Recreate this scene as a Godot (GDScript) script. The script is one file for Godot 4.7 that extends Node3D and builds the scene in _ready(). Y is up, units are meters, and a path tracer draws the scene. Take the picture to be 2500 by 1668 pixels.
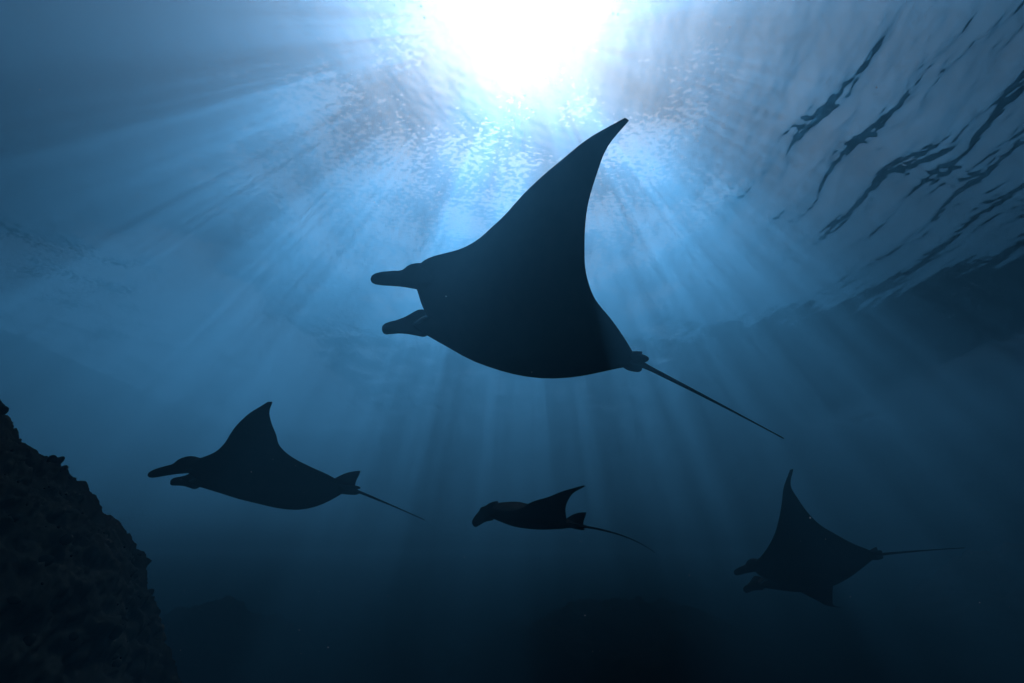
extends Node3D
# Four manta rays over a dark reef, seen from below against the sunlit surface of the sea.
const SURFACE_Y := 14.0
const REACH := SURFACE_Y / 9.5   # the ruffles' size grows with the water's depth
const FLOOR_Y := -2.6
const SPAN := 3.6      # wing span of a manta, metres
const KNOTS := [0.0, 0.08, 0.17, 0.24, 0.32, 0.45, 0.6, 0.75, 0.88, 1.0]
const ROOTS := [-0.42, -0.22, 0.0, 0.18, 0.29, 0.39, 0.6, 0.82, 0.94, 0.985, 1.0]
const BENDS := [0.0, 0.15, 0.4, 0.7, 1.0]
# Each manta: where it swims, its own axes (x to its head, y to its left wing), its wings' leading and trailing edges
# (left, right; in spans), how they flap (bend at four places, twist, sweep), its cephalic fins and its tail.
const MANTAS := {
	"main": {"origin": Vector3(0.063, 1.560, -3.386),
		"x": Vector3(-0.9715, 0.1671, 0.1683), "y": Vector3(0.2131, 0.3035, 0.9287),
		"lead": [[0.204, 0.225, 0.245, 0.228, 0.158, 0.097, 0.045, -0.016, -0.074, -0.146], [0.204, 0.23, 0.246, 0.232, 0.166, 0.093, 0.043, -0.006, -0.064, -0.149]],
		"trail": [[-0.275, -0.237, -0.187, -0.141, -0.113, -0.093, -0.087, -0.1, -0.12, -0.159], [-0.275, -0.244, -0.181, -0.144, -0.117, -0.093, -0.083, -0.093, -0.116, -0.158]],
		"flap": [[0.658, 0.51, 0.923, 0.784, -0.411, 0.043], [0.813, 0.62, 0.75, 1.25, -0.249, -0.023]], "belly": [0.042, 0.21, 1.3],
		"lobes": [0.81, 0.252, 0.084, 1.212, 0.149, 0.082, -0.195, -0.745, -0.638, 0.791, -0.24, 0.105, 1.124, -0.42, 0.105, -0.357, -0.663, -0.658],
		"tail": [-0.989, -0, 0.001, -2.33, -0.217, -0.268]},
	"left": {"origin": Vector3(-3.214, 0.809, -6.358),
		"x": Vector3(-0.9390, 0.0288, 0.3426), "y": Vector3(0.3422, 0.1757, 0.9231),
		"lead": [[0.204, 0.231, 0.244, 0.201, 0.149, 0.096, 0.048, -0.009, -0.074, -0.153], [0.204, 0.244, 0.255, 0.197, 0.147, 0.091, 0.042, -0.006, -0.065, -0.152]],
		"trail": [[-0.296, -0.267, -0.212, -0.156, -0.106, -0.073, -0.082, -0.099, -0.126, -0.168], [-0.296, -0.266, -0.202, -0.147, -0.104, -0.074, -0.069, -0.088, -0.123, -0.179]],
		"flap": [[0.378, 0.2, 0.089, 0.174, -0.279, 0.144], [0.326, 0.1, 0.3, 0.8, -0.2, -0.036]], "belly": [0.055, 0.24, 1.9],
		"lobes": [0.826, 0.263, 0.052, 1.257, 0.181, -0.06, -0.297, -0.356, -0.886, 0.857, -0.265, 0.044, 1.181, -0.459, 0.058, -0.141, -0.307, -0.941],
		"tail": [-1.066, -0, 0.001, -2.126, -0.083, -0.342]},
	"mid": {"fin_size": 1.5, "origin": Vector3(0.335, 0.555, -9.037),
		"x": Vector3(-0.9779, 0.1587, 0.1361), "y": Vector3(0.1552, 0.1151, 0.9812),
		"lead": [[0.206, 0.224, 0.223, 0.167, 0.123, 0.079, 0.049, -0.017, -0.07, -0.137], [0.206, 0.222, 0.221, 0.159, 0.116, 0.083, 0.042, -0.01, -0.065, -0.145]],
		"trail": [[-0.259, -0.221, -0.175, -0.149, -0.147, -0.129, -0.108, -0.102, -0.112, -0.149], [-0.259, -0.213, -0.178, -0.161, -0.149, -0.132, -0.107, -0.1, -0.106, -0.148]],
		"flap": [[-0.284, 0.156, 0.281, 0.373, 0.037, 0.013], [-0.109, 0.173, 0.302, 0.171, 0.145, -0.048]], "belly": [0.014, 0.163, 0.969],
		"lobes": [0.761, 0.268, -0.031, 1.015, 0.364, -0.38, -0.799, -0.06, -0.599, 0.751, -0.27, -0.006, 0.954, -0.081, -0.262, -0.755, -0.072, -0.651],
		"tail": [-0.933, -0, 0.001, -1.725, -0.007, -0.031, -2.357, -0.04, -0.214]},
	"right": {"origin": Vector3(4.864, -0.264, -8.444),
		"x": Vector3(-0.8990, -0.2164, -0.3806), "y": Vector3(-0.4305, 0.5954, 0.6784),
		"lead": [[0.191, 0.225, 0.232, 0.185, 0.141, 0.088, 0.032, -0.028, -0.084, -0.159], [0.191, 0.231, 0.251, 0.188, 0.14, 0.093, 0.042, -0.024, -0.075, -0.146]],
		"trail": [[-0.269, -0.236, -0.191, -0.165, -0.141, -0.11, -0.094, -0.096, -0.112, -0.172], [-0.269, -0.236, -0.191, -0.155, -0.135, -0.108, -0.098, -0.095, -0.106, -0.158]],
		"flap": [[0.299, -0.046, 0.39, 0.83, 0.131, 0.105], [0.757, 0.079, -0.059, 0.361, 0.168, 0.056]], "belly": [0.04, 0.206, 1.085],
		"lobes": [0.792, 0.264, 0.047, 1.173, 0.379, -0.065, -0.064, -0.58, -0.812, 0.849, -0.239, 0.103, 1.125, -0.067, -0.09, -0.228, -0.543, -0.808],
		"tail": [-0.967, -0, 0.001, -2.057, -0.081, -0.12]},
}
var rng := RandomNumberGenerator.new()
var sun_dir := Vector3.UP
var skin: StandardMaterial3D
var eye_skin: StandardMaterial3D


func _ready() -> void:
	rng.seed = 11
	var cam := Camera3D.new()
	cam.name = "camera"
	cam.fov = 72.0
	cam.near = 0.05
	cam.far = 400.0
	cam.rotation = Vector3(deg_to_rad(24.0), 0, 0)
	add_child(cam)
	# the sun stands high ahead of the camera
	var f := 834.0 / tan(deg_to_rad(36.0))
	sun_dir = (cam.basis * Vector3(26.0, 782.0, -f)).normalized()
	var env := Environment.new()
	env.background_mode = Environment.BG_SKY
	env.tonemap_mode = Environment.TONE_MAPPER_LINEAR
	env.tonemap_exposure = 2.35
	env.sdfgi_enabled = true
	env.ssao_enabled = true
	env.ssil_enabled = true
	var sky := Sky.new()
	var pano := PanoramaSkyMaterial.new()
	pano.panorama = sky_image()
	sky.sky_material = pano
	env.sky = sky
	# the water: even, lit haze that scatters light mostly forward
	env.volumetric_fog_enabled = true
	env.volumetric_fog_density = 0.062
	env.volumetric_fog_albedo = Color(0.15, 0.53, 0.94).linear_to_srgb()
	env.volumetric_fog_anisotropy = 0.6
	var we := WorldEnvironment.new()
	we.name = "world_environment"
	we.environment = env
	add_child(we)
	var sun := DirectionalLight3D.new()
	sun.name = "sun"
	sun.light_energy = 1.6
	sun.light_color = Color(0.66, 0.86, 1.0).linear_to_srgb()   # daylight that has come down through blue water
	sun.light_angular_distance = 1.2
	sun.shadow_enabled = true
	add_child(sun)
	sun.look_at_from_position(sun_dir * 50.0, Vector3.ZERO, Vector3(0, 0, 1))

	water()
	water_surface()
	sea_floor()
	reef_rock()
	reef_mounds()
	skin = StandardMaterial3D.new()
	skin.resource_name = "manta_skin"
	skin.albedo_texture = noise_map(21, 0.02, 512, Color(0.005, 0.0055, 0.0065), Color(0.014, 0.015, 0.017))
	skin.uv1_triplanar = true
	skin.uv1_scale = Vector3(0.7, 0.7, 0.7)
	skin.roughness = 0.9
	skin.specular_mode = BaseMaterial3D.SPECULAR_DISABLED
	eye_skin = StandardMaterial3D.new()
	eye_skin.resource_name = "manta_eye"
	eye_skin.albedo_color = Color(0.02, 0.02, 0.022).linear_to_srgb()
	eye_skin.roughness = 0.12
	manta("main", "largest manta ray overhead, wing raised towards the sun, long tail trailing right", 0.5, 0.6)
	manta("left", "manta ray with blunt raised wing nearest the rock, swimming left", 1.0, 0.56)
	manta("mid", "smallest manta ray, head bent down, between two other low mantas", 1.0, 0.5)
	manta("right", "faint manta ray at lower right with both pointed wings spread up and down", 0.5, 0.56)
	plankton()
	bubbles()


# ---------------------------------------------------------------- helpers
func mark(o: Node3D, label: String, category: String, group := "") -> void:
	o.set_meta("label", label)
	if category: o.set_meta("category", category)
	if group: o.set_meta("group", group)


func structure(o: Node3D, label := "") -> void:
	o.set_meta("kind", "structure")
	if label: o.set_meta("label", label)


func noise_map(sd: int, freq: float, side: int, dark: Color, light: Color) -> NoiseTexture2D:
	var nz := FastNoiseLite.new()
	nz.seed = sd
	nz.frequency = freq
	nz.fractal_octaves = 5
	var t := NoiseTexture2D.new()
	t.width = side
	t.height = side
	t.noise = nz
	t.seamless = true
	var g := Gradient.new()
	g.set_color(0, dark.linear_to_srgb())
	g.set_color(1, light.linear_to_srgb())
	t.color_ramp = g
	return t


# a closed body from indexed triangles: faces turned outwards, smooth normals
func solid(vs: PackedVector3Array, ix: PackedInt32Array) -> ArrayMesh:
	var vol := 0.0
	for k in range(0, ix.size(), 3):
		vol += vs[ix[k]].dot(vs[ix[k + 1]].cross(vs[ix[k + 2]]))
	if vol > 0.0:
		for k in range(0, ix.size(), 3):
			var t := ix[k]
			ix[k] = ix[k + 1]
			ix[k + 1] = t
	var ns := PackedVector3Array()
	ns.resize(vs.size())
	for k in range(0, ix.size(), 3):
		var a := ix[k]
		var b := ix[k + 1]
		var c := ix[k + 2]
		var n := (vs[c] - vs[a]).cross(vs[b] - vs[a])
		ns[a] += n
		ns[b] += n
		ns[c] += n
	for k in ns.size(): ns[k] = ns[k].normalized() if ns[k].length() > 1e-12 else Vector3.UP
	var arr := []
	arr.resize(Mesh.ARRAY_MAX)
	arr[Mesh.ARRAY_VERTEX] = vs
	arr[Mesh.ARRAY_NORMAL] = ns
	arr[Mesh.ARRAY_INDEX] = ix
	var m := ArrayMesh.new()
	m.add_surface_from_arrays(Mesh.PRIMITIVE_TRIANGLES, arr)
	return m


# rings of equal count joined into a closed skin with capped ends
func loft(rings: Array, parent: Node3D, called: String, mat: Material) -> MeshInstance3D:
	var n: int = rings[0].size()
	var vs := PackedVector3Array()
	var ix := PackedInt32Array()
	for r in rings: vs.append_array(r)
	for j in rings.size() - 1:
		for i in n:
			var a := j * n + i
			var b := j * n + (i + 1) % n
			ix.append_array([a, b, b + n, a, b + n, a + n])
	for e in [0, rings.size() - 1]:
		var c := Vector3.ZERO
		for p in rings[e]: c += p / n
		vs.append(c)
		for i in n:
			var a: int = e * n + i
			var b: int = e * n + (i + 1) % n
			ix.append_array([b, a, vs.size() - 1] if e == 0 else [a, b, vs.size() - 1])
	return part(solid(vs, ix), parent, called, mat)


func part(m: Mesh, parent: Node3D, called: String, mat: Material) -> MeshInstance3D:
	var o := MeshInstance3D.new()
	o.name = called
	o.mesh = m
	o.material_override = mat
	parent.add_child(o, true)
	return o


func curve_at(xs: Array, ys: Array, x: float) -> float:
	var n := xs.size()
	var i := 0
	while i < n - 2 and x > xs[i + 1]: i += 1
	var h: float = xs[i + 1] - xs[i]
	var t := clampf((x - xs[i]) / h, 0, 1)
	var d0 := slope(xs, ys, i)
	var d1 := slope(xs, ys, i + 1)
	return (2 * t * t * t - 3 * t * t + 1) * ys[i] + (t * t * t - 2 * t * t + t) * h * d0 + (-2 * t * t * t + 3 * t * t) * ys[i + 1] + (t * t * t - t * t) * h * d1


func slope(xs: Array, ys: Array, i: int) -> float:
	if i == 0: return (ys[1] - ys[0]) / (xs[1] - xs[0])
	var n := xs.size()
	if i == n - 1: return (ys[n - 1] - ys[n - 2]) / (xs[n - 1] - xs[n - 2])
	var ha: float = xs[i] - xs[i - 1]
	var hb: float = xs[i + 1] - xs[i]
	return (ha * ha * ys[i + 1] + (hb * hb - ha * ha) * ys[i] - hb * hb * ys[i - 1]) / (ha * hb * (ha + hb))


func bend_at(flap: Array, s: float) -> float:
	var a := [0.0, flap[0], flap[1], flap[2], flap[3]]
	for i in 4:
		if s <= BENDS[i + 1] or i == 3:
			return lerpf(a[i], a[i + 1], clampf((s - BENDS[i]) / (BENDS[i + 1] - BENDS[i]), 0, 1))
	return 0.0


# ---------------------------------------------------------------- manta rays
func wing_point(d: Dictionary, w: int, s: float, c: float, side: float, yz: Array) -> Vector3:
	var lead: float = curve_at(KNOTS, d.lead[w], s)
	var trail: float = curve_at(KNOTS, d.trail[w], s)
	var mx := (lead + trail) / 2
	var hc := maxf((lead - trail) / 2, 0.004)
	lead = mx + hc
	trail = mx - hc
	var x := lerpf(lead, trail, c)
	var mid := 0.45 * lead + 0.55 * trail
	var hs := 0.048 * exp(-pow(s / 0.23, 2)) + 0.011 * pow(1.0 - s, 0.8) + 0.0016
	var h := hs * sqrt(minf(1.0, c / 0.3)) * (1.0 - pow((c - 0.3) / 0.7, 1.7) * 0.96 if c > 0.3 else 1.0)
	var n := h * side
	if side < 0: n -= d.belly[0] * exp(-pow(s / d.belly[1], 2)) * pow(maxf(0, sin(PI * pow(c, d.belly[2]))), 1.3)
	var flap: Array = d.flap[w]
	var t: float = flap[4] * s * s
	var dx := x - mid
	var xx: float = mid + dx * cos(t) - n * sin(t) + flap[5] * s * s
	var nn := dx * sin(t) + n * cos(t)
	var th := bend_at(flap, s)
	var yy: float = yz[0] - nn * sin(th)
	var zz: float = yz[1] + nn * cos(th)
	return Vector3(xx, yy if w == 0 else -yy, zz) * SPAN


func wing_lines(flap: Array, ns: int) -> Array:
	var out := [[0.0, 0.0]]
	var y := 0.0
	var z := 0.0
	var sub := 8
	for i in ns * sub:
		var th := (bend_at(flap, float(i) / (ns * sub)) + bend_at(flap, float(i + 1) / (ns * sub))) / 2
		y += cos(th) * 0.5 / (ns * sub)
		z += sin(th) * 0.5 / (ns * sub)
		if (i + 1) % sub == 0: out.append([y, z])
	return out


func manta(key: String, label: String, tail_fins: float, size := 1.0) -> void:
	var d: Dictionary = MANTAS[key]
	var root := Node3D.new()
	root.name = "manta_ray"
	add_child(root, true)
	var bx: Vector3 = d.x.normalized()
	var bz: Vector3 = bx.cross(d.y).normalized()
	root.transform = Transform3D(Basis(bx, bz.cross(bx), bz).scaled(Vector3.ONE * size), d.origin * size)
	mark(root, label, "manta ray", "manta rays swimming left in a loose group")
	# the disc with both wings: one closed surface
	var ns := 72
	var nc := 26
	var lines := [wing_lines(d.flap[0], ns), wing_lines(d.flap[1], ns)]
	var rings := []
	for k in range(-ns, ns + 1):
		var w := 0 if k >= 0 else 1
		var s := absf(k) / ns
		var yz: Array = lines[w][absi(k)]
		var ring := PackedVector3Array()
		for i in nc + 1:
			ring.append(wing_point(d, w, s, (1.0 - cos(PI * i / nc)) / 2, 1.0, yz))
		for i in range(nc - 1, 0, -1):
			ring.append(wing_point(d, w, s, (1.0 - cos(PI * i / nc)) / 2, -0.75, yz))
		rings.append(ring)
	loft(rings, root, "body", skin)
	# cephalic fins: flat paddles at the corners of the mouth
	for w in 2:
		var l: Array = d.lobes.slice(w * 9, w * 9 + 9)
		var a := Vector3(l[0], l[1], l[2])
		var b := Vector3(l[3], l[4], l[5])
		var wide := Vector3(l[6], l[7], l[8]).normalized()
		var ax := (b - a).normalized()
		var thick := ax.cross(wide).normalized()
		if (root.basis * wide).y < 0.0: wide = -wide
		var rs := []
		for j in 45:
			var t := -0.42 + 1.42 * (1.0 - pow(1.0 - j / 44.0, 1.3))
			var p := a.lerp(b, t) + wide * 0.012 * sin(PI * maxf(t, 0))
			var upper := curve_at(ROOTS, [0.012, 0.09, 0.132, 0.124, 0.106, 0.072, 0.058, 0.050, 0.036, 0.020, 0.003] if w == 0 else [0.012, 0.09, 0.126, 0.104, 0.086, 0.072, 0.056, 0.052, 0.041, 0.023, 0.003], t)
			var lower := curve_at(ROOTS, [0.012, 0.05, 0.072, 0.066, 0.063, 0.060, 0.056, 0.048, 0.034, 0.019, 0.003] if w == 0 else [0.012, 0.07, 0.104, 0.092, 0.083, 0.074, 0.060, 0.050, 0.039, 0.022, 0.003], t)
			var hk := curve_at(ROOTS, [0.012, 0.060, 0.070, 0.056, 0.046, 0.038, 0.033, 0.026, 0.019, 0.011, 0.002], t)
			var big: float = d.get("fin_size", 1.0)
			upper *= lerpf(1.7 - 0.7 * big, big, smoothstep(0.05, 0.5, t))
			lower *= big
			var ring := PackedVector3Array()
			for i in 24:
				var u := TAU * i / 24.0
				ring.append(p + wide * cos(u) * (upper if cos(u) > 0 else lower) + thick * sin(u) * hk)
			rs.append(ring)
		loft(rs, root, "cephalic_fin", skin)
		# eye on the side of the head, behind the fin's root
		var e := SphereMesh.new()
		e.radius = 0.034
		e.height = 0.06
		e.radial_segments = 20
		e.rings = 10
		var yz: Array = lines[w][int(ns * 0.215)]
		var eo := part(e, root, "eye", eye_skin)
		eo.position = wing_point(d, w, 0.215, 0.03, 0.3, yz)
	# mouth: a wide dark slot along the front edge of the head
	var rs2 := []
	for k in range(-8, 9):
		var w := 0 if k >= 0 else 1
		var s := 0.105 * absf(k) / 8.0
		var yz: Array = lines[w][int(round(ns * s))]
		var p := wing_point(d, w, s, 0.004, -0.2, yz)
		var r := 0.028 * sqrt(maxf(0.02, 1.0 - pow(k / 8.0, 4.0)))
		var ring := PackedVector3Array()
		for i in 12:
			ring.append(p + Vector3(cos(TAU * i / 12.0) * 0.02, 0, sin(TAU * i / 12.0) * r))
		rs2.append(ring)
	loft(rs2, root, "mouth", eye_skin)
	# tail: a whip that thins out
	var tp := []
	for k in range(0, d.tail.size(), 3): tp.append(Vector3(d.tail[k], d.tail[k + 1], d.tail[k + 2]))
	if tp.size() == 2: tp.insert(1, (tp[0] + tp[1]) / 2 + Vector3(0, 0, 0.008))
	var rs3 := []
	for j in 41:
		var t := j / 40.0 * 1.06 - 0.06
		var p: Vector3 = tp[0] * (1 - t) * (1 - t) + (tp[1] * 2 - (tp[0] + tp[2]) / 2) * 2 * t * (1 - t) + tp[2] * t * t
		var r := 0.0052 + 0.017 * pow(1.0 - maxf(t, 0), 1.5) + 0.03 * pow(clampf(0.1 - t, 0, 1) / 0.16, 2.0)
		var ring := PackedVector3Array()
		for i in 10:
			ring.append(p + Vector3(0, cos(TAU * i / 10.0), sin(TAU * i / 10.0)) * r)
		rs3.append(ring)
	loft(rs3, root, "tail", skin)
	# dorsal fin at the root of the tail, and a pelvic fin to each side of it
	var tb: Vector3 = tp[0]
	fin([tb + Vector3(0.30, 0, 0.05) * tail_fins, tb + Vector3(0.12, 0, 0.20) * tail_fins, tb + Vector3(-0.06, 0, 0.255) * tail_fins, tb + Vector3(-0.09, 0, 0.24) * tail_fins, tb + Vector3(-0.055, 0, 0.12) * tail_fins, tb + Vector3(-0.02, 0, -0.01) * tail_fins, tb + Vector3(0.14, 0, -0.02) * tail_fins], Vector3(0, 1, 0), 0.022, root, "dorsal_fin")
	for sg in [1.0, -1.0]:
		fin([tb + Vector3(0.26, 0.10 * sg, -0.01) * tail_fins, tb + Vector3(0.12, 0.21 * sg, -0.012) * tail_fins, tb + Vector3(-0.06, 0.20 * sg, -0.02) * tail_fins, tb + Vector3(-0.115, 0.15 * sg, -0.02) * tail_fins, tb + Vector3(-0.10, 0.08 * sg, -0.018) * tail_fins, tb + Vector3(-0.02, 0.015 * sg, -0.01) * tail_fins, tb + Vector3(0.16, 0.0, 0.0) * tail_fins], Vector3(0, 0, 1), 0.02, root, "pelvic_fin")


func fin(outline: Array, across: Vector3, thick: float, parent: Node3D, called: String) -> void:
	var n := outline.size()
	var edge := PackedVector3Array()
	for i in n:
		for k in 6:
			var t := k / 6.0
			edge.append(outline[i].cubic_interpolate(outline[(i + 1) % n], outline[(i + n - 1) % n], outline[(i + 2) % n], t))
	var c := Vector3.ZERO
	for p in edge: c += p / edge.size()
	var rings := []
	for j in 11:
		var u := -1.0 + 2.0 * j / 10.0
		var ring := PackedVector3Array()
		var k := sqrt(maxf(0.0009, 1.0 - u * u))
		for p in edge: ring.append(c + (p - c) * k + across * thick * u)
		rings.append(ring)
	loft(rings, parent, called, skin)


# ---------------------------------------------------------------- sky and water
func sky_image() -> ImageTexture:
	var w := 1024
	var h := 512
	var im := Image.create_empty(w, h, false, Image.FORMAT_RGBAF)
	for y in h:
		var up := PI * (0.5 - (y + 0.5) / h)
		for x in w:
			var az := TAU * (x + 0.5) / w
			var dir := Vector3(cos(up) * sin(az), sin(up), -cos(up) * cos(az))
			var a := rad_to_deg(acos(clampf(dir.dot(sun_dir), -1, 1)))
			var c := Vector3(0.010, 0.030, 0.060).lerp(Vector3(0.016, 0.050, 0.095), clampf(dir.y * 1.3, 0, 1))
			c += Vector3(1.0, 0.97, 0.90) * (15.0 * exp(-pow(a / 3.2, 2.0)) + 0.6 * exp(-pow(a / 12.0, 2.0)))
			c += Vector3(1.0, 0.90, 0.84) * 0.5 * exp(-a / 12.0)
			c += Vector3(1.0, 0.92, 0.87) * 1.65 * exp(-a / 9.4)
			im.set_pixel(x, y, Color(c.x, c.y, c.z))
	return ImageTexture.create_from_image(im)


# dim, silty water over the reef: layers that grow denser towards the sea floor and swallow light
func water() -> void:
	for layer in [[1.2, 0.015], [0.7, 0.015], [0.3, 0.018], [-0.1, 0.02], [-0.4, 0.06], [-0.8, 0.1], [-1.3, 0.2]]:
		var fog := FogVolume.new()
		fog.name = "silty_water"
		fog.shape = RenderingServer.FOG_VOLUME_SHAPE_BOX
		var depth: float = layer[0] - FLOOR_Y + 1.2
		fog.size = Vector3(178, depth, 178)
		fog.position = Vector3(0, layer[0] - depth / 2, -9)
		var m := FogMaterial.new()
		m.resource_name = "silt"
		m.density = layer[1]
		m.albedo = Color(0.0, 0.01, 0.015).linear_to_srgb()
		fog.material = m
		structure(fog)
		add_child(fog, true)


func water_surface() -> void:
	var waves := []
	for i in 24:
		var lam := 7.0 * pow(0.84, i) + 0.16
		var ang := 0.5 + rng.randf_range(-1.0, 1.0)
		var amp := lam * 0.0085 * rng.randf_range(0.6, 1.3)
		waves.append([cos(ang) * TAU / lam, sin(ang) * TAU / lam, amp, rng.randf() * TAU])
	var n := 700
	var vs := PackedVector3Array()
	var ns := PackedVector3Array()
	var uv := PackedVector2Array()
	var ix := PackedInt32Array()
	for j in n + 1:
		var b := 2.0 * j / n - 1.0
		var z := -9.0 + 90.0 * (0.2 * b + 0.8 * b * b * b)
		for i in n + 1:
			var a := 2.0 * i / n - 1.0
			var x := 90.0 * (0.2 * a + 0.8 * a * a * a)
			var h := 0.0
			var sx := 0.0
			var sz := 0.0
			for w in waves:
				var ph: float = w[0] * x + w[1] * z + w[3]
				h += w[2] * sin(ph)
				var c: float = w[2] * cos(ph)
				sx += w[0] * c
				sz += w[1] * c
			var chop := 0.16 + 2.2 * exp(-pow((x - 12.5) / 5.5, 2) - pow((z + 12.0) / 5.5, 2)) + 0.75 * exp(-pow(x / 5.5, 2) - pow((z + 11.0) / 5.5, 2)) + 1.3 * exp(-pow((x - 19.0) / 4.0, 2) - pow((z + 13.0) / 5.0, 2))   # gusts ruffle some patches
			h *= chop
			sx *= chop
			sz *= chop
			vs.append(Vector3(x, SURFACE_Y + h, z))
			ns.append(Vector3(-sx, 1, -sz).normalized())
			uv.append(Vector2((x / REACH + 24.0) / 48.0, (z / REACH + 40.0) / 60.0))
	for j in n:
		for i in n:
			var a := j * (n + 1) + i
			ix.append_array([a, a + 1, a + n + 2, a, a + n + 2, a + n + 1])
	var arr := []
	arr.resize(Mesh.ARRAY_MAX)
	arr[Mesh.ARRAY_VERTEX] = vs
	arr[Mesh.ARRAY_NORMAL] = ns
	arr[Mesh.ARRAY_TEX_UV] = uv
	arr[Mesh.ARRAY_INDEX] = ix
	var m := ArrayMesh.new()
	m.add_surface_from_arrays(Mesh.PRIMITIVE_TRIANGLES, arr)
	var t := ruffles()
	var mat := StandardMaterial3D.new()
	mat.resource_name = "rippled_water"
	mat.refraction_enabled = true
	mat.refraction_scale = 0.009
	mat.albedo_color = Color(1, 1, 1, 0)
	mat.albedo_texture = t
	mat.transparency = BaseMaterial3D.TRANSPARENCY_ALPHA_SCISSOR
	mat.alpha_scissor_threshold = 0.5
	mat.roughness = 0.0
	structure(part(m, self, "water_surface", mat), "rippled underside of the sea surface with the sun behind it")


# Where the surface lies smooth it is a clear window (alpha 0); where wind ruffles it, it bends and mirrors the light (alpha 1).
# One texel is about 2.5 cm; the wind strikes the right-hand side of the bay more than the middle.
func ruffles() -> ImageTexture:
	var fine := FastNoiseLite.new()
	fine.seed = 5
	fine.frequency = 0.016
	fine.fractal_octaves = 6
	fine.fractal_gain = 0.6
	fine.domain_warp_enabled = true
	fine.domain_warp_amplitude = 30.0
	fine.domain_warp_frequency = 0.012
	var slow := FastNoiseLite.new()
	slow.seed = 8
	slow.frequency = 0.010
	slow.fractal_octaves = 3
	var side := 2048
	var a := fine.get_seamless_image(1024, side)
	a.resize(side, side, Image.INTERPOLATE_CUBIC)
	a.convert(Image.FORMAT_L8)
	var b := slow.get_seamless_image(side, side)
	b.convert(Image.FORMAT_L8)
	var grain := FastNoiseLite.new()
	grain.seed = 13
	grain.frequency = 0.2
	grain.fractal_octaves = 3
	grain.fractal_gain = 0.7
	var c := grain.get_seamless_image(1024, side)
	c.resize(side, side, Image.INTERPOLATE_CUBIC)
	c.convert(Image.FORMAT_L8)
	# the mean ruffling, on a coarse grid
	var grid := Image.create_empty(128, 128, false, Image.FORMAT_L8)
	for j in 128:
		var z := -40.0 + 60.0 * (j + 0.5) / 128
		for i in 128:
			var x := -24.0 + 48.0 * (i + 0.5) / 128
			var far := sqrt(pow(x / 1.15, 2) + pow(z + 5.5, 2))
			var r := 0.48 + 0.04 * smoothstep(0.0, 4.0, x) + 0.50 * smoothstep(2.7, 6.6, (x if x > 0.0 else -0.72 * x) + 0.3 * (z + 6.0)) + 0.2 * smoothstep(7.0, 14.0, far)
			r += 0.27 * exp(-(pow(x / 3.4, 2) + pow((z + 6.2) / 3.4, 2)))
			r += 0.30 * exp(-pow((z + 5.9) / 0.9, 2)) * smoothstep(-2.0, -4.5, x)
			r -= 0.9 * smoothstep(-9.5, -11.5, x) * smoothstep(-11.0, -13.5, z)
			r += 0.40 * exp(-(pow((x - 0.2) / 0.5, 2) + pow((z + 8.6) / 0.6, 2)))
			r -= 0.46 * exp(-(pow((x - 0.45) / 0.5, 2) + pow((z + 6.7) / 0.3, 2)))
			grid.set_pixel(i, j, Color(r, r, r))
	grid.resize(side, side, Image.INTERPOLATE_CUBIC)
	var da := a.get_data()
	var db := b.get_data()
	var dc := c.get_data()
	var dr := grid.get_data()
	var res := PackedByteArray()
	res.resize(side * side * 2)
	for k in side * side:
		# closed where ripples of three sizes together stay below the mean ruffling
		res[k * 2] = 255
		res[k * 2 + 1] = clampi(128 + (dr[k] - 128) + ((128 - da[k]) * 5 + (128 - db[k]) * 8 + (128 - dc[k]) * 13) / 10, 0, 255)
	return ImageTexture.create_from_image(Image.create_from_data(side, side, false, Image.FORMAT_LA8, res))


# ---------------------------------------------------------------- sea floor and reef
func sea_floor() -> void:
	var nz := FastNoiseLite.new()
	nz.seed = 3
	nz.frequency = 0.07
	nz.fractal_octaves = 5
	var n := 260
	var st := SurfaceTool.new()
	st.begin(Mesh.PRIMITIVE_TRIANGLES)
	for j in n + 1:
		var b := 2.0 * j / n - 1.0
		var z := -9.0 + 92.0 * (0.35 * b + 0.65 * b * b * b)
		for i in n + 1:
			var a := 2.0 * i / n - 1.0
			var x := 92.0 * (0.35 * a + 0.65 * a * a * a)
			st.add_vertex(Vector3(x, FLOOR_Y + 1.1 * nz.get_noise_2d(x, z), z))
	for j in n:
		for i in n:
			var a := j * (n + 1) + i
			for k in [a, a + 1, a + n + 2, a, a + n + 2, a + n + 1]: st.add_index(k)
	st.generate_normals()
	var mt := StandardMaterial3D.new()
	mt.resource_name = "reef_ground"
	mt.albedo_texture = noise_map(31, 0.02, 512, Color(0.02, 0.022, 0.022), Color(0.07, 0.075, 0.07))
	mt.uv1_triplanar = true
	mt.uv1_scale = Vector3(0.3, 0.3, 0.3)
	mt.roughness = 1.0
	mt.specular_mode = BaseMaterial3D.SPECULAR_DISABLED
	structure(part(st.commit(), self, "sea_floor", mt))


func rock_skin() -> StandardMaterial3D:
	var mt := StandardMaterial3D.new()
	mt.resource_name = "encrusted_rock"
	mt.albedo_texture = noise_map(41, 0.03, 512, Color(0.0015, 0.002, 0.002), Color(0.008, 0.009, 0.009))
	mt.uv1_triplanar = true
	mt.uv1_scale = Vector3(0.8, 0.8, 0.8)
	mt.roughness = 1.0
	mt.specular_mode = BaseMaterial3D.SPECULAR_DISABLED
	return mt


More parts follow.
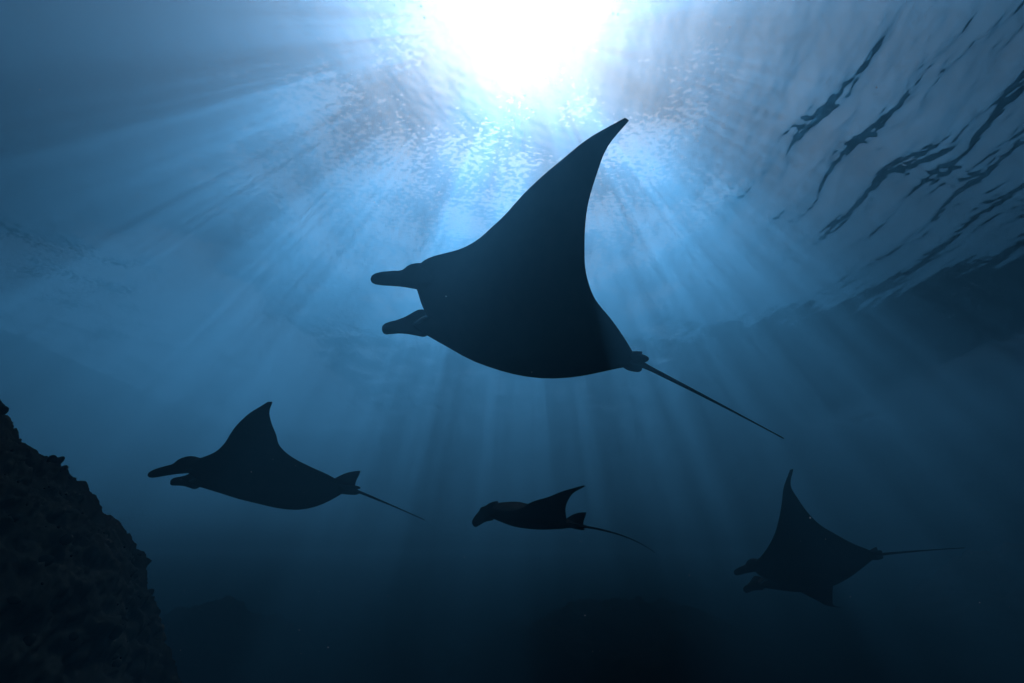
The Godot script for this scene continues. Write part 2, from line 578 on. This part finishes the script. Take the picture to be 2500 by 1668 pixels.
# a crusty rock turned round an upright axis: profile of (height, radius), roughened on every scale
func rock(profile: Array, around: int, rows: int, lumps: float, crust: float, sd: int) -> ArrayMesh:
	var big := FastNoiseLite.new()
	big.seed = sd
	big.frequency = 0.55
	big.fractal_octaves = 4
	var fine := FastNoiseLite.new()
	fine.seed = sd + 1
	fine.frequency = 4.0
	fine.fractal_octaves = 5
	fine.fractal_gain = 0.68
	var cells := FastNoiseLite.new()
	cells.seed = sd + 2
	cells.noise_type = FastNoiseLite.TYPE_CELLULAR
	cells.frequency = 5.5
	var ys := []
	var rs := []
	for q in profile:
		ys.append(q[0])
		rs.append(q[1])
	var along := [0.0]
	for i in range(1, ys.size()): along.append(along[i - 1] + Vector2(ys[i] - ys[i - 1], rs[i] - rs[i - 1]).length())
	var vs := PackedVector3Array()
	var ix := PackedInt32Array()
	for j in rows + 1:
		var l: float = along[-1] * pow(float(j) / rows, 1.25)
		var k := 0
		while k < along.size() - 2 and l > along[k + 1]: k += 1
		var t: float = (l - along[k]) / (along[k + 1] - along[k])
		var y := lerpf(ys[k], ys[k + 1], t)
		var r := lerpf(rs[k], rs[k + 1], t)
		var up := Vector2(rs[k + 1] - rs[k], ys[k] - ys[k + 1]).normalized()
		for i in around:
			var an := TAU * i / around
			var out := Vector3(cos(an), 0, sin(an))
			var p := out * r + Vector3(0, y, 0)
			var nrm := out * up.y + Vector3(0, up.x, 0)
			var q := p * 1.0
			var dd := lumps * big.get_noise_3dv(q) + crust * fine.get_noise_3dv(q) + crust * 0.9 * cells.get_noise_3dv(q + Vector3(fine.get_noise_3dv(q), 0, 0) * 0.2)
			vs.append(p + nrm * dd)
	for j in rows:
		for i in around:
			var a := j * around + i
			var b := j * around + (i + 1) % around
			ix.append_array([a, b, b + around, a, b + around, a + around])
	return solid(vs, ix)


func reef_rock() -> void:
	var profile := [[1.55, 0.0], [1.35, 0.5], [1.15, 0.85], [0.93, 1.03], [0.79, 1.22], [0.76, 1.34], [0.69, 1.47], [0.55, 1.63], [0.38, 1.76], [0.27, 1.86], [0.12, 2.0], [-0.02, 2.09], [-0.24, 2.21], [-0.56, 2.39], [-0.82, 2.53], [-2.0, 2.9], [-3.5, 3.3], [-6.6, 3.9]]
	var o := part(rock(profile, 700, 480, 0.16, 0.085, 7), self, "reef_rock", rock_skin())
	o.position = Vector3(-4.33, -0.13, -2.6) * 0.48
	o.scale = Vector3.ONE * 0.48
	growth(o)
	mark(o, "big black crusty rock rising at the lower left edge", "rock")


# knobs of coral and weed all over the rock
func growth(rock_body: MeshInstance3D) -> void:
	var arr := rock_body.mesh.surface_get_arrays(0)
	var vs: PackedVector3Array = arr[Mesh.ARRAY_VERTEX]
	var ns: PackedVector3Array = arr[Mesh.ARRAY_NORMAL]
	var knob := SphereMesh.new()
	knob.radius = 1.0
	knob.height = 2.2
	knob.radial_segments = 9
	knob.rings = 5
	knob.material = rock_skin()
	var mm := MultiMesh.new()
	mm.transform_format = MultiMesh.TRANSFORM_3D
	mm.mesh = knob
	mm.instance_count = 1800
	for i in mm.instance_count:
		var k := rng.randi_range(0, vs.size() * 7 / 10)
		var up := (ns[k] + Vector3(rng.randfn(0, 0.4), rng.randfn(0.2, 0.4), rng.randfn(0, 0.4))).normalized()
		var side := up.cross(Vector3(0.3, 0.2, 0.9)).normalized()
		var r := 0.006 + 0.030 * pow(rng.randf(), 4.0)
		mm.set_instance_transform(i, Transform3D(Basis(side * r, up * r * rng.randf_range(0.7, 1.9), side.cross(up) * r), vs[k] + up * r * 0.3))
	var o := MultiMeshInstance3D.new()
	o.name = "coral_growth"
	o.multimesh = mm
	o.set_meta("kind", "stuff")
	rock_body.add_child(o)


func reef_mounds() -> void:
	var spots := [
		[Vector3(-4.9, FLOOR_Y, -9.0), 1.9, 1.75, "dark low mound beside the foot of the big crusty rock"],
		[Vector3(2.2, FLOOR_Y, -10.5), 3.4, 1.6, "broad dark mound on the sea floor below the small manta"],
		[Vector3(9.2, FLOOR_Y, -9.0), 2.6, 2.6, "dark mound in the bottom right corner below the faint manta"]]
	var sd := 50
	for s in spots:
		sd += 10
		var r: float = s[1]
		var h: float = s[2]
		var pr := []
		for i in 9:
			var a := PI / 2 * i / 8.0
			pr.append([h * cos(a), r * sin(a)])
		pr.append([-1.5, r * 1.15])
		var o := part(rock(pr, 160, 90, 0.5, 0.1, sd), self, "reef_mound", rock_skin())
		o.position = s[0]
		mark(o, s[3], "rock")


# ---------------------------------------------------------------- drifting specks and bubbles
func scatter(called: String, label: String, places: Array, m: Mesh) -> void:
	var mm := MultiMesh.new()
	mm.transform_format = MultiMesh.TRANSFORM_3D
	mm.mesh = m
	mm.instance_count = places.size()
	for i in places.size():
		var b := Basis.from_euler(Vector3(rng.randf() * TAU, rng.randf() * TAU, 0)).scaled(Vector3.ONE * places[i][1])
		mm.set_instance_transform(i, Transform3D(b, places[i][0]))
	var o := MultiMeshInstance3D.new()
	o.name = called
	o.multimesh = mm
	o.set_meta("kind", "stuff")
	o.set_meta("label", label)
	add_child(o)


func pale(c: Color) -> StandardMaterial3D:
	var mt := StandardMaterial3D.new()
	mt.albedo_color = c.linear_to_srgb()
	mt.roughness = 0.5
	mt.backlight_enabled = true
	mt.backlight = Color(0.9, 0.95, 1.0)
	return mt


func plankton() -> void:
	var s := SphereMesh.new()
	s.radius = 1.0
	s.height = 1.5
	s.radial_segments = 8
	s.rings = 4
	s.material = pale(Color(0.6, 0.62, 0.62))
	var places := []
	for i in 6000:
		var p := Vector3(rng.randf_range(-6, 6), rng.randf_range(-2.0, 8.5), rng.randf_range(-10.0, -0.9))
		places.append([p, 0.0011 + 0.0017 * pow(rng.randf(), 3.0)])
	scatter("plankton", "tiny pale specks drifting in the water", places, s)


func bubbles() -> void:
	var s := SphereMesh.new()
	s.radius = 1.0
	s.height = 1.7
	s.radial_segments = 16
	s.rings = 8
	var mt := StandardMaterial3D.new()
	mt.resource_name = "air_bubble"
	mt.refraction_enabled = true
	mt.refraction_scale = 0.04
	mt.albedo_color = Color(1, 1, 1, 0)
	mt.roughness = 0.0
	s.material = mt
	# clusters: x and z as seen from below, spread, number
	var spots := [[2.75, -4.2, 0.45, 26], [2.3, -4.7, 0.35, 26], [2.0, -5.1, 0.2, 16], [-2.1, -5.3, 0.35, 22], [-1.3, -7.2, 0.3, 22], [-0.2, -8.0, 0.25, 14], [-3.4, -8.0, 0.5, 40], [-2.6, -8.6, 0.6, 30], [1.3, -11.0, 0.5, 34], [3.9, -9.6, 0.5, 30], [-2.0, -10.2, 0.9, 40], [0.6, -7.4, 1.4, 30]]
	var places := []
	for c in spots:
		for i in c[3]:
			var p := Vector3((c[0] + rng.randfn(0, c[2])) * REACH, SURFACE_Y - 0.25 - absf(rng.randfn(0, 0.25)), (c[1] + rng.randfn(0, c[2])) * REACH)
			places.append([p, 0.008 + 0.022 * pow(rng.randf(), 2.5)])
	scatter("air_bubbles", "clusters of small bright air bubbles under the surface", places, s)
